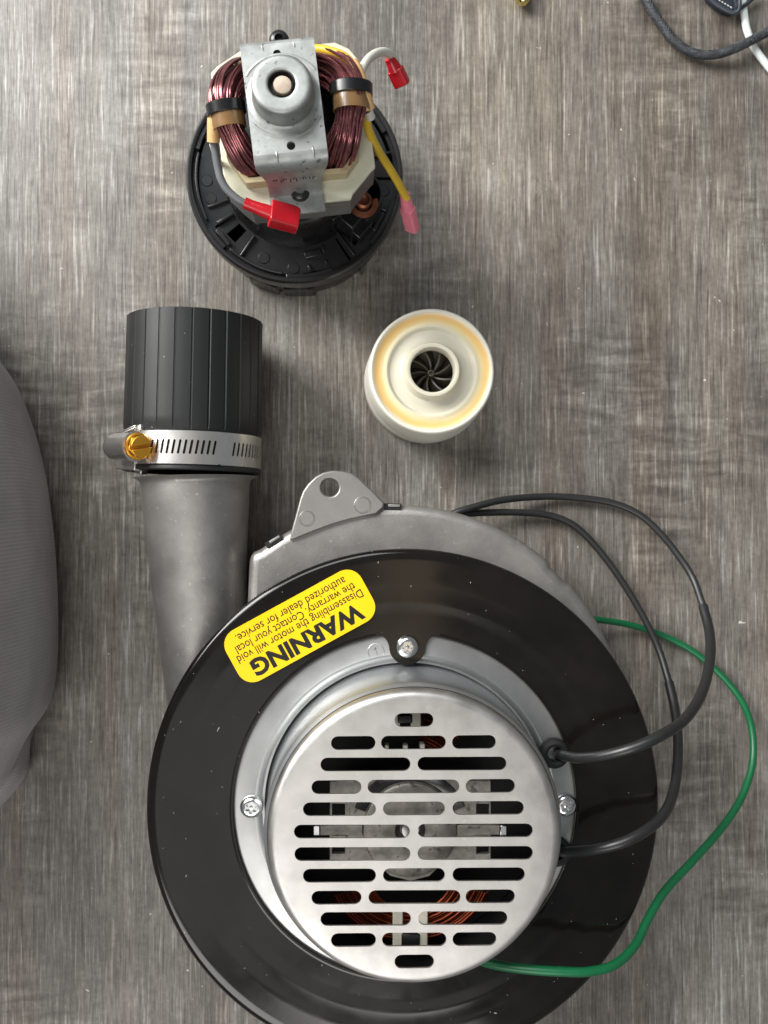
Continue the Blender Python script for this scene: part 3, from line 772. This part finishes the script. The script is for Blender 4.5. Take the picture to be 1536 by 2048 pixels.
# laminated stator and its cream insulator
def stator_out(g=0.0, ch=8.5):
    return [(-15.5, 31.2+g), (23, 30.8+g), (28.5, 28), (32.8+g, 21), (32.8+g, -21), (31.2, -22.4), (22.6, -31), (21.8, -32.4-g), (-18.5, -32.4-g), (-22.5, -28.5), (-27.8-g, -22), (-27.8-g, 24), (-25.2, 26.4)]
mb = mmb()
for k in range(14):
    prism(mb, stator_out(-0.06 if k % 2 else 0.06), 77.0+k*1.22, 77.0+(k+1)*1.22-0.01)
obj('stator_stack', mb, M_LAM, motor, ang=20, weld=False)
win = [(-24, 17), (-19, 22.5), (21, 22.5), (25, 17), (25, -17), (20, -22.5), (-18, -22.5), (-24, -12)]
mb = mmb(); plate(mb, stator_out(0.35), [win], 94.2, 96.4)
ins = obj('stator_insulator', mb, M_CREAM, motor, bevel=0.5)
mb = mmb()
wo = [(x*1.06, y*1.085) for x, y in win]
plate(mb, wo, [[(x*0.985, y*0.98) for x, y in win]], 96, 103)
obj('bobbin_wall', mb, M_BOBBIN, ins, bevel=0.4)
mb = mmb(); lathe(mb, [(0, 90), (22, 90), (22, 96), (15, 100), (15, 108), (0, 108)], seg=48); obj('armature', mb, M_DARK, motor)
# coil windings
def winding(path, hw, hh, nn, seed):
    random.seed(seed)
    P = catmull([W(*p) for p in path], 8); T, Nn = frames(P); L = len(P)
    mb = MB()
    # core body so nothing shows between strands
    for k in range(nn):
        ring = 1.0 if k < nn*0.7 else 0.62
        a = 2*pi*k/(nn*0.7 if k < nn*0.7 else nn*0.3)+random.uniform(-.08, .08)
        tw = random.uniform(0.5, 0.9); wob = random.uniform(0, 6); pts = []
        for i in range(L):
            u = i/(L-1); B = T[i].cross(Nn[i])
            pin = 1.0-0.16*math.exp(-((u-0.5)/0.12)**2)
            aa = a+tw*(u-0.5)+0.12*sin(u*9+wob)
            rw = hw*(0.85+0.25*abs(2*u-1))*pin; e_ = max(0.0, (u-0.84)/0.16); rw *= 1-0.45*e_*e_*(3-2*e_); pin *= 1-0.3*e_
            side = V((1, 0, 0)) if False else B
            pts.append(P[i]+Nn[i]*(sin(aa)*hh*ring*pin)+side*(cos(aa)*rw*ring))
        tube(mb, pts, 0.56, 6, 1, smooth=False, cap=True)
    return mb
lp = [(505, 148, 100), (482, 152, 106), (460, 170, 111), (449, 196, 113.5), (452, 228, 113), (463, 262, 111), (482, 300, 107), (502, 324, 102), (514, 336, 97), (519, 342, 90), (519, 344, 80)]
rp = [(618, 128, 101), (650, 134, 106), (681, 150, 111), (698, 178, 113.5), (702, 208, 113.5), (698, 240, 112), (690, 275, 109), (678, 303, 103), (668, 318, 97), (661, 326, 90), (658, 328, 80)]
for nm, pth, hw, sd in (('copper_winding', lp, 6.3, 3), ('copper_winding', rp, 7.2, 5)):
    mb = winding(pth, hw, 5.2, 46, sd); o = obj(nm, mb, M_RWIRE, motor, weld=False, ang=60); o['kind'] = 'stuff'
    mb = MB(); tube(mb, [W(*p) for p in pth], 4.2, 12, 8); obj('winding_core', mb, M_RWIRE, o)
# paper wraps and cable ties
def cuff(mb, c, d, rx, ry, ln, seg=36, th=0.6):
    q = V((0, 1, 0)).rotation_difference(d); Mx = Matrix.Translation(c) @ q.to_matrix().to_4x4()
    vs = []; fs = []
    prof = [(1, -ln/2), (1, ln/2), (1-th/rx, ln/2), (1-th/rx, -ln/2)]
    for i in range(seg):
        a = 2*pi*i/seg
        for s_, y in prof: vs.append(Mx @ V((rx*s_*cos(a), y, ry*s_*sin(a))))
    for i in range(seg):
        j = (i+1) % seg
        for k in range(4): fs.append((i*4+k, j*4+k, j*4+(k+1) % 4, i*4+(k+1) % 4))
    mb.add(vs, fs)
dL = (W(448, 205, 113)-W(455, 245, 112)).normalized(); dR = (W(700, 165, 113.5)-W(702, 225, 113)).normalized()
mb = MB(); cuff(mb, W(456, 234, 113), dL, 6.5, 5.9, 8.5); obj('paper_wrap', mb, M_AMBER, motor)
mb = MB(); cuff(mb, W(703, 201, 113.5), dR, 7.3, 5.9, 8.0); obj('paper_wrap', mb, M_AMBER, motor)
mb = MB(); cuff(mb, W(452, 218, 113.2), dL, 7.7, 6.6, 4.4); obj('cable_tie', mb, M_TIE, motor, bevel=0.3)
mb = MB(); cuff(mb, W(702, 181, 113.5), dR, 8.4, 6.9, 4.6); box(mb, W(672, 190, 112), (3.2, 5.6, 5), 0.1); obj('cable_tie', mb, M_TIE, motor, bevel=0.3)
# bearing bracket: one bent strap
zt = 122.0
cup = W(567, 165, 132); cl = (MM.inverted() @ V((cup.x, cup.y, 0)))
mb = mmb()
hx = 14.0
hole2 = circ((0.6, -18.9), 1.65, 20); hole3 = circ((-0.4, 16.2), 1.5, 20)
top = [(-hx, 19.0), (-hx, -22.0)]+[(-hx*1.0, -24.2)]+[(hx, -24.2), (hx, -22.0), (hx, 19.0)]
plate(mb, [(-hx, -21.4), (hx, -21.4), (hx, 20.2), (-hx, 20.2)], [hole2, hole3, circ((0, 0), 11.6, 48)], zt-1.5, zt, outer_wall=True)
def strap(mb, prof, hws, th=1.5):     # prof: (y,z) centreline, hws: half widths
    n = len(prof); vs = []; fs = []
    for (y, z), h in zip(prof, hws): vs += [(-h, y, z), (h, y, z), (h, y, z-th), (-h, y, z-th)]
    for i in range(n-1):
        for k in range(4): fs.append((4*i+k, 4*i+(k+1) % 4, 4*(i+1)+(k+1) % 4, 4*(i+1)+k))
    fs += [(0, 1, 2, 3), tuple(4*(n-1)+k for k in (3, 2, 1, 0))]
    mb.add(vs, fs)
strap(mb, [(-21.3, 122), (-22.6, 121.85), (-23.8, 121.3), (-24.9, 120.4), (-25.8, 119), (-26.5, 117), (-26.9, 114.8), (-27.2, 112), (-27.5, 108), (-27.7, 104), (-28.0, 101), (-28.5, 99.2), (-29.4, 98.1), (-30.8, 97.8), (-36.8, 97.8)], [14, 14, 14, 13.9, 13.5, 12.7, 11.7, 11.0, 10.7, 10.6, 10.6, 10.6, 10.7, 10.9, 11])
strap(mb, [(20.1, 122), (21.2, 121.5), (22.0, 120.3), (22.6, 118), (23.4, 108), (24.4, 100), (25.3, 98), (26.5, 97.8), (33.5, 97.8)], [14, 14, 13.9, 13.4, 12.0, 11.2, 11.0, 11.0, 11])
brkt = obj('motor_bracket', mb, M_BRACKET, motor, ang=30, bevel=0.35)
mb = mmb()
lathe(mb, [(13.9, 121.98), (13.2, 122.15), (12.5, 122.3), (11.9, 122.8), (11.6, 124), (11.4, 130), (11.25, 131.2), (10.9, 131.9), (10.4, 132.3), (9.8, 132.48), (9.0, 132.52), (7.5, 132.52), (6.2, 132.52), (5.5, 132.5), (5.2, 132.3), (5.1, 131.8), (5.08, 124)], cl[:2] if False else (0, 0), 72)
cupo = obj('bearing_cup', mb, M_BRACKET, brkt)
for a0, a1 in ((34, 146), (214, 326)):
    mb = mmb(); lathe(mb, [(15.0, 121.95), (15.4, 122.2), (15.9, 122.22), (16.4, 121.95)], (0, 0), 40, radians(a0), radians(a1)); obj('pressed_ring', mb, M_BRACKET, brkt)
mb = mmb(); lathe(mb, [(5.12, 131.2), (4.75, 131.3), (4.6, 130.4), (4.3, 130.5), (4.1, 129.6), (3.45, 129.6)], seg=40); obj('snap_ring', mb, M_DARK, brkt)
mb = mmb(); lathe(mb, [(3.5, 122), (3.5, 131.6), (3.2, 132.1), (2.2, 132.15), (0, 132.15)], (0.2, -0.3), 36); obj('rotor_shaft', mb, M_SHAFT, brkt)
for x, y in ((-5.2, -22.3), (8.6, -22.0)):
    mb = mmb(); tube(mb, [V((x+0.3, y-2.6, 120.3)), V((x+0.1, y-1, 121.7)), V((x, y+1, 122.1)), V((x-0.1, y+2.4, 121.7))], [0.1, 0.36, 0.42, 0.1], 8, 4); obj('crease', mb, M_BRACKET, brkt)
for x in (-6, 6):
    mb = mmb(); tube(mb, [V((x, 20.8, 121.3)), V((x+0.3, 19.0, 122.0)), V((x+0.6, 17.2, 121.8))], [0.3, 0.42, 0.1], 8, 4); obj('crease', mb, M_BRACKET, brkt)
# faint stamped characters, unreadable, on the sloping leg
mb = mmb()
random.seed(4)
for i in range(13):
    x = -8+i*1.25+random.uniform(-.3, .3); h = random.uniform(1.2, 3.6); y = -27.72
    z1 = 111.6-random.uniform(0, .8)
    yz = lambda z: -27.2-(112-z)/8*0.5-0.08
    mb.add([(x, yz(z1), z1), (x+0.4, yz(z1), z1), (x+0.35, yz(z1-h), z1-h), (x-0.05, yz(z1-h), z1-h)], [(0, 1, 2, 3)])
    if i % 3 == 0: mb.add([(x, yz(z1), z1), (x+1.2, yz(z1), z1), (x+1.2, yz(z1-.4), z1-.4), (x, yz(z1-.4), z1-.4)], [(0, 1, 2, 3)])
obj('ink_stamp', mb, M_INK, brkt, kind='stuff')
def capscrew(px, py, z):
    p = W(px, py, z); mb = MB(); lathe(mb, [(3.9, z-1.5), (4.1, z-0.6), (3.7, z+0.6), (2.7, z+1.4), (1.75, z+1.6), (1.6, z+1.2), (1.5, z-0.4), (0, z-0.4)], (p.x, p.y), 32)
    return obj('bracket_screw', mb, M_BLKPL, motor, ang=40)
capscrew(600, 384, 98); capscrew(558, 79, 98)
# kraft sleeves, wires, connectors
mb = MB(); tube(mb, wpath([(706, 128, 112), (716, 150, 114), (727, 185, 115), (737, 219, 112)]), [2.5, 2.7, 2.8, 2.7], 20, 6); obj('kraft_sleeve', mb, M_KRAFT, motor)
mb = MB(); tube(mb, wpath([(432, 210, 112), (428, 240, 112), (427, 285, 109)]), [2.6, 2.6, 2.5], 20, 6); obj('kraft_sleeve', mb, M_KRAFT, motor)
mb = MB(); tube(mb, wpath([(427, 284, 107), (431, 305, 106), (436, 335, 104), (442, 358, 103), (455, 380, 102), (478, 400, 101), (497, 409, 100)]), 1.55, 14, 8); obj('lead_wire', mb, M_GREYW, motor, label='grey lead wire with red connector')
mb = MB(); tube(mb, wpath([(424, 287, 105), (430, 306, 103), (438, 322, 98), (445, 345, 88)]), 1.2, 10, 6); obj('lead_wire', mb, M_WHITEW, motor)
mb = MB(); tube(mb, wpath([(628, 97, 104), (655, 101, 108), (684, 111, 111), (705, 129, 113), (716, 151, 113), (726, 190, 110), (732, 232, 106), (738, 262, 100), (756, 300, 90), (778, 335, 80), (796, 365, 71), (808, 388, 65), (814, 398, 63)]), 1.75, 14, 8); obj('lead_wire', mb, M_YELW, motor, label='yellow lead wire with pink connector')
mb = MB(); tube(mb, wpath([(741, 236, 106), (736, 220, 109), (728, 190, 113), (722, 160, 113), (724, 140, 111), (735, 120, 108), (752, 107, 103), (770, 104, 98), (784, 112, 93), (792, 124, 90)]), [2.0, 1.9, 1.7, 1.7, 1.7, 1.7], 14, 8); obj('lead_wire', mb, M_WHITEW, motor, label='white lead wire with red connector')
def connector(p0, p1, p2, wd, th, mat, label, up=V((0, 0, 1))):
    """barrel p0->p1, flat terminal box p1->p2"""
    d = (p2-p1).normalized(); s_ = d.cross(up).normalized(); u = s_.cross(d)
    mb = MB(); tube(mb, [p0, p0+(p1-p0)*0.3, p0+(p1-p0)*0.65, p1+d*0.6], [2.35, 2.3, 2.45, 2.75, 3.0], 18, 5, flat=0.92)
    o = obj('connector_barrel', mb, mat, motor, label=label)
    mb = MB(); ln = (p2-p1).length
    Mx = Matrix(((s_.x, u.x, d.x, p1.x), (s_.y, u.y, d.y, p1.y), (s_.z, u.z, d.z, p1.z), (0, 0, 0, 1)))
    o1 = rrect(wd, th, th*0.25, 5); o2 = rrect(wd-1.5, th-1.5, th*0.3, 5); n = len(o1)
    vs = []; fs = []
    for (poly, z) in ((o1, 0), (o1, ln), (o2, ln), (o2, ln*0.35)): vs += [Mx @ V((x, y, z)) for x, y in poly]
    for j in range(3):
        for i in range(n): k = (i+1) % n; fs.append((j*n+i, j*n+k, (j+1)*n+k, (j+1)*n+i))
    fs += [tuple(range(n)), tuple(3*n+i for i in range(n))]
    mb.add(vs, fs); obj('terminal_cover', mb, mat, o, ang=40, bevel=0.35)
    return o
connector(W(489, 406, 100), W(540, 426, 99), W(596, 441, 96), 10.4, 6.4, M_RED, 'red connector on the grey wire', V((0.1, 0.35, 1)))
connector(W(779, 116, 93), W(790, 138, 90), W(805, 170, 86), 6.6, 4.6, M_RED, 'red connector on the white wire', V((-0.6, 0, 1)))
connector(W(809, 388, 64), W(815, 416, 59), W(825, 458, 47), 6.4, 4.8, M_PINK, 'pink connector on the yellow wire', V((-0.5, 0, 1)))

# ================================================================== IMPELLER
fc = W(864, 742, 38); fr = 124.5/sc(38)
imp = thing('impeller', 'ivory plastic fan impeller with a yellowed ring and dark curved blades', 'impeller', (fc.x, fc.y, 0))
F2 = (fc.x, fc.y)
mb = MB(); lathe(mb, [(30.6, 0.3), (31.0, 1.5), (30.7, 9), (30.2, 10), (30.3, 14), (29.8, 26), (29.7, 34), (29.35, 36.6), (29.0, 37.35), (28.5, 37.6), (28.0, 37.55), (27.7, 37.3)], F2, 96); obj('impeller_shell', mb, M_FANRIM, imp, ang=40)
mb = MB(); lathe(mb, [(27.7, 37.3), (27.0, 36.8), (25.6, 36.35), (23.4, 36.1), (22.3, 36.3), (21.6, 36.6), (20.9, 36.5)], F2, 96); obj('yellowed_ring', mb, M_FANRING, imp, at=(fc.x, fc.y, 0))
mb = MB(); lathe(mb, [(20.9, 36.5), (20.3, 35.9), (19.6, 35.2), (15.8, 35.4), (14.0, 36.4), (13.1, 38.4), (12.7, 41.5), (12.3, 42.2), (11.4, 42.4), (10.6, 42.1), (10.3, 41.2), (10.2, 34), (12.5, 31)], F2, 96); obj('impeller_inlet', mb, M_FANTOP, imp)
mb = MB(); lathe(mb, [(0, 24), (29, 24)], F2, 48); obj('back_disc', mb, M_BACK, imp)
mb = MB(); lathe(mb, [(3.2, 14), (2.4, 26), (1.7, 30), (1.5, 32), (1.0, 32.2), (0.8, 31), (0, 31)], F2, 32); obj('impeller_hub', mb, M_BLADE, imp)
def blade():
    mb = MB(); vs = []; n = 10
    for i in range(n+1):
        u = i/n; r = 1.8+u*22; a = 0.95*u**0.8
        zt_ = 31-2.5*max(0, 1-u*3)
        for dz, tw in ((zt_, 0.0), (24.1, -0.42)):
            for sd in (-0.42, 0.42): 
                aa = a+tw; vs.append((r*cos(aa)-sd*sin(aa), r*sin(aa)+sd*cos(aa), dz))
    fs = []
    for i in range(n):
        b = 4*i
        for k, l in ((0, 1), (1, 3), (3, 2), (2, 0)): fs.append((b+k, b+l, b+4+l, b+4+k))
    fs += [(0, 1, 3, 2), tuple(4*n+k for k in (2, 3, 1, 0))]
    mb.add(vs, fs); return mb
bl0 = obj('blade', blade(), M_BLADE, imp, at=(fc.x, fc.y, 0), local=True)
for k in range(1, 9):
    d = dup(bl0, imp, (fc.x, fc.y, 0)); d.rotation_euler = (0, 0, 2*pi*k/9)

# ================================================================== FABRIC at the left edge
def fabric(name, edge_px, hmax, wid, parent=None, z_e=10, hpow=0.8):
    pts = catmull([W(x-7, y, z_e) for x, y in edge_px], 8); n = len(pts); m = 37
    vs = []; fs = []
    for j, p in enumerate(pts):
        u = j/(n-1); h = max(3.0, hmax*max(0.0, sin(pi*u))**hpow)
        for i in range(m):
            t_ = i/(m-1)
            prof = [(12, 0.4), (4, 14), (0, 40), (1, 60), (10, 92), (30, 125), (62, 158), (105, 180), (150, 188), (240, 185)]
            if parent == 'fold': prof = [(3, 0.4), (0.5, 5), (0, 12), (3, 22), (12, 32), (26, 40), (45, 45), (90, 48), (150, 50), (200, 50)]
            q = t_*(len(prof)-1); i0 = min(int(q), len(prof)-2); f_ = q-i0
            f_ = f_
            x = p.x-(prof[i0][0]*(1-f_)+prof[i0+1][0]*f_)*wid/100; z = (prof[i0][1]*(1-f_)+prof[i0+1][1]*f_)*h/188
            z += (1.1*sin(j*0.21+i*0.4)+0.9*sin(j*0.055-i*0.22+1)+0.5*sin(j*0.4-i*0.9))*min(1, t_*4)
            x += 0.8*sin(j*0.13+i*0.3)
            vs.append((x, p.y, max(z, 0.4)))
        vs.append((p.x-2.4*wid, p.y, 0.4))
    k = m+1
    for j in range(n-1):
        for i in range(m): fs.append((j*k+i, j*k+i+1, (j+1)*k+i+1, (j+1)*k+i))
    fs += [tuple(range(k)), tuple((n-1)*k+i for i in reversed(range(k)))]
    mb = MB(); mb.add(vs, fs); return mb
fb = fabric('f', [(-560, 60), (-430, 210), (-310, 350), (-205, 474), (-120, 576), (-50, 664), (2, 738), (32, 795), (60, 866), (84, 960), (99, 1080), (104, 1200), (101, 1300), (93, 1390), (80, 1440), (46, 1494), (16, 1543), (-8, 1580), (-80, 1660), (-180, 1740)], 200, 100, z_e=42, hpow=0.45)  # unseen upper end and height shaped to block light and shade the table
fab = thing('fabric_bundle', 'bulging grey twill fabric with a fold, cut off by the left edge', 'fabric', W(-100, 1200, 0))
obj('fabric_body', fb, M_FABRIC, fab, ang=80)
fb2 = fabric('g', [(20, 1340), (60, 1390), (84, 1424), (73, 1455), (65, 1500), (58, 1540), (40, 1572), (18, 1600), (-4, 1626), (-70, 1690), (-140, 1730)], 160, 60, parent='fold', hpow=0.5)
obj('fabric_fold', fb2, M_FABRIC, fab, ang=80)

# ================================================================== things in the upper right corner
mb = MB()
pb = wpath([(1262, -45, 4), (1290, -2, 4), (1314, 36, 4), (1340, 72, 4), (1368, 97, 4), (1400, 109, 4.5), (1436, 108, 5.5), (1474, 95, 7), (1510, 77, 6), (1545, 58, 5), (1600, 25, 4)])
P = catmull(pb, 10); T, Nn = frames(P)
tube(mb, P, 2.15, 14, 1, smooth=False)
braid = obj('braided_cable', mb, M_BRAID, at=W(1400, 109, 0))
tag(braid, 'dark braided cable curving across the top right corner', 'cable')
mb = MB()
acc = 0.0; L = len(P)
dens = catmull(P, 3); T2, N2 = frames(dens); Ld = len(dens)
for s_ in range(8):
    for dirn in (1, -1):
        pts = []
        for i in range(0, Ld):
            B = T2[i].cross(N2[i]); a = 2*pi*s_/8+dirn*i*0.16
            rr = 2.14+0.1*sin(i*0.9+s_*2)
            pts.append(dens[i]+N2[i]*(cos(a)*rr)+B*(sin(a)*rr))
        tube(mb, pts, 0.2, 4, 1, smooth=False)
o = obj('braid', mb, M_BRAID, braid, weld=False)
o['kind'] = 'stuff'
mb = MB(); tube(mb, wpath([(1470, -60, 2), (1484, -10, 2), (1488, 25, 2), (1494, 60, 2), (1508, 94, 2), (1526, 120, 2), (1552, 150, 2), (1600, 190, 2)]), 2.0, 14, 8, flat=0.8)
wc = obj('white_cord', mb, M_WHITEC, at=W(1500, 80, 0)); tag(wc, 'smooth white cord passing under the dark braided cable', 'cord')
pouch = thing('pouch', 'dark navy pouch corner with pale stitching, at the top right edge', 'pouch', W(1455, 5, 0))
po = [(1405, -30), (1418, -4), (1434, 10), (1452, 20), (1466, 25), (1474, 20), (1478, 8), (1478, -8), (1474, -60), (1400, -60)]
mb = MB(); prism(mb, [tuple(W(x, y, 6)[:2]) for x, y in po], 0.5, 6); obj('pouch_body', mb, M_NAVY, pouch, bevel=1.2)
mb = MB(); tube(mb, wpath([(1398, -40, 6), (1410, -14, 6), (1424, 2, 6), (1445, 17, 6), (1466, 26, 6), (1476, 21, 6.5), (1479, 8, 7), (1477, -12, 7), (1470, -50, 7)]), 1.15, 12, 8); obj('piping', mb, M_PIPING, pouch)
mb = MB(); tube(mb, wpath([(1466, -30, 9), (1468, -8, 9), (1472, 10, 8), (1471, 22, 6)]), 0.8, 10, 8); obj('inner_piping', mb, M_PIPING, pouch)
mb = MB()
for k in range(6):
    t_ = k/6; a_ = W(1432+t_*34, -3+t_*21-t_*t_*1, 6.3); b_ = W(1432+(t_+0.09)*34, -3+(t_+0.09)*21, 6.3)
    mb = MB(); tube(mb, [a_, (a_+b_)/2+V((0, 0, .25)), b_], 0.28, 6, 2); obj('stitch', mb, M_STITCH, pouch)
mb = MB(); tube(mb, wpath([(1476, 22, 5), (1488, 12, 4), (1500, 2, 4), (1520, -16, 4)]), 1.0, 10, 6); obj('pull_cord', mb, M_NAVY, pouch)
# brass fitting at the top edge
p = W(1046, -14, 5); fit = thing('fitting', 'shiny pale brass fitting peeking in at the top edge', 'fitting', (p.x, p.y, 0))
mb = MB(); mb.M = Matrix.Translation((p.x, p.y, 4.6)) @ Matrix.Rotation(radians(80), 4, 'X') @ Matrix.Rotation(0.2, 4, 'Z')
lathe(mb, [(0, 6), (1.6, 6.2), (2.4, 5.6), (3.2, 4.5), (4.2, 3.4), (4.4, 1.5), (4.2, -8), (0, -8)], seg=8)
obj('fitting_body', mb, M_FITTING, fit, bevel=0.4)
mb = MB(); mb.M = Matrix.Translation((p.x, p.y, 4.6)) @ Matrix.Rotation(radians(80), 4, 'X')
lathe(mb, [(4.3, -8), (4.6, -4), (4.6, -1), (4.2, 0)], seg=24); obj('fitting_collar', mb, M_FITTING, fit)
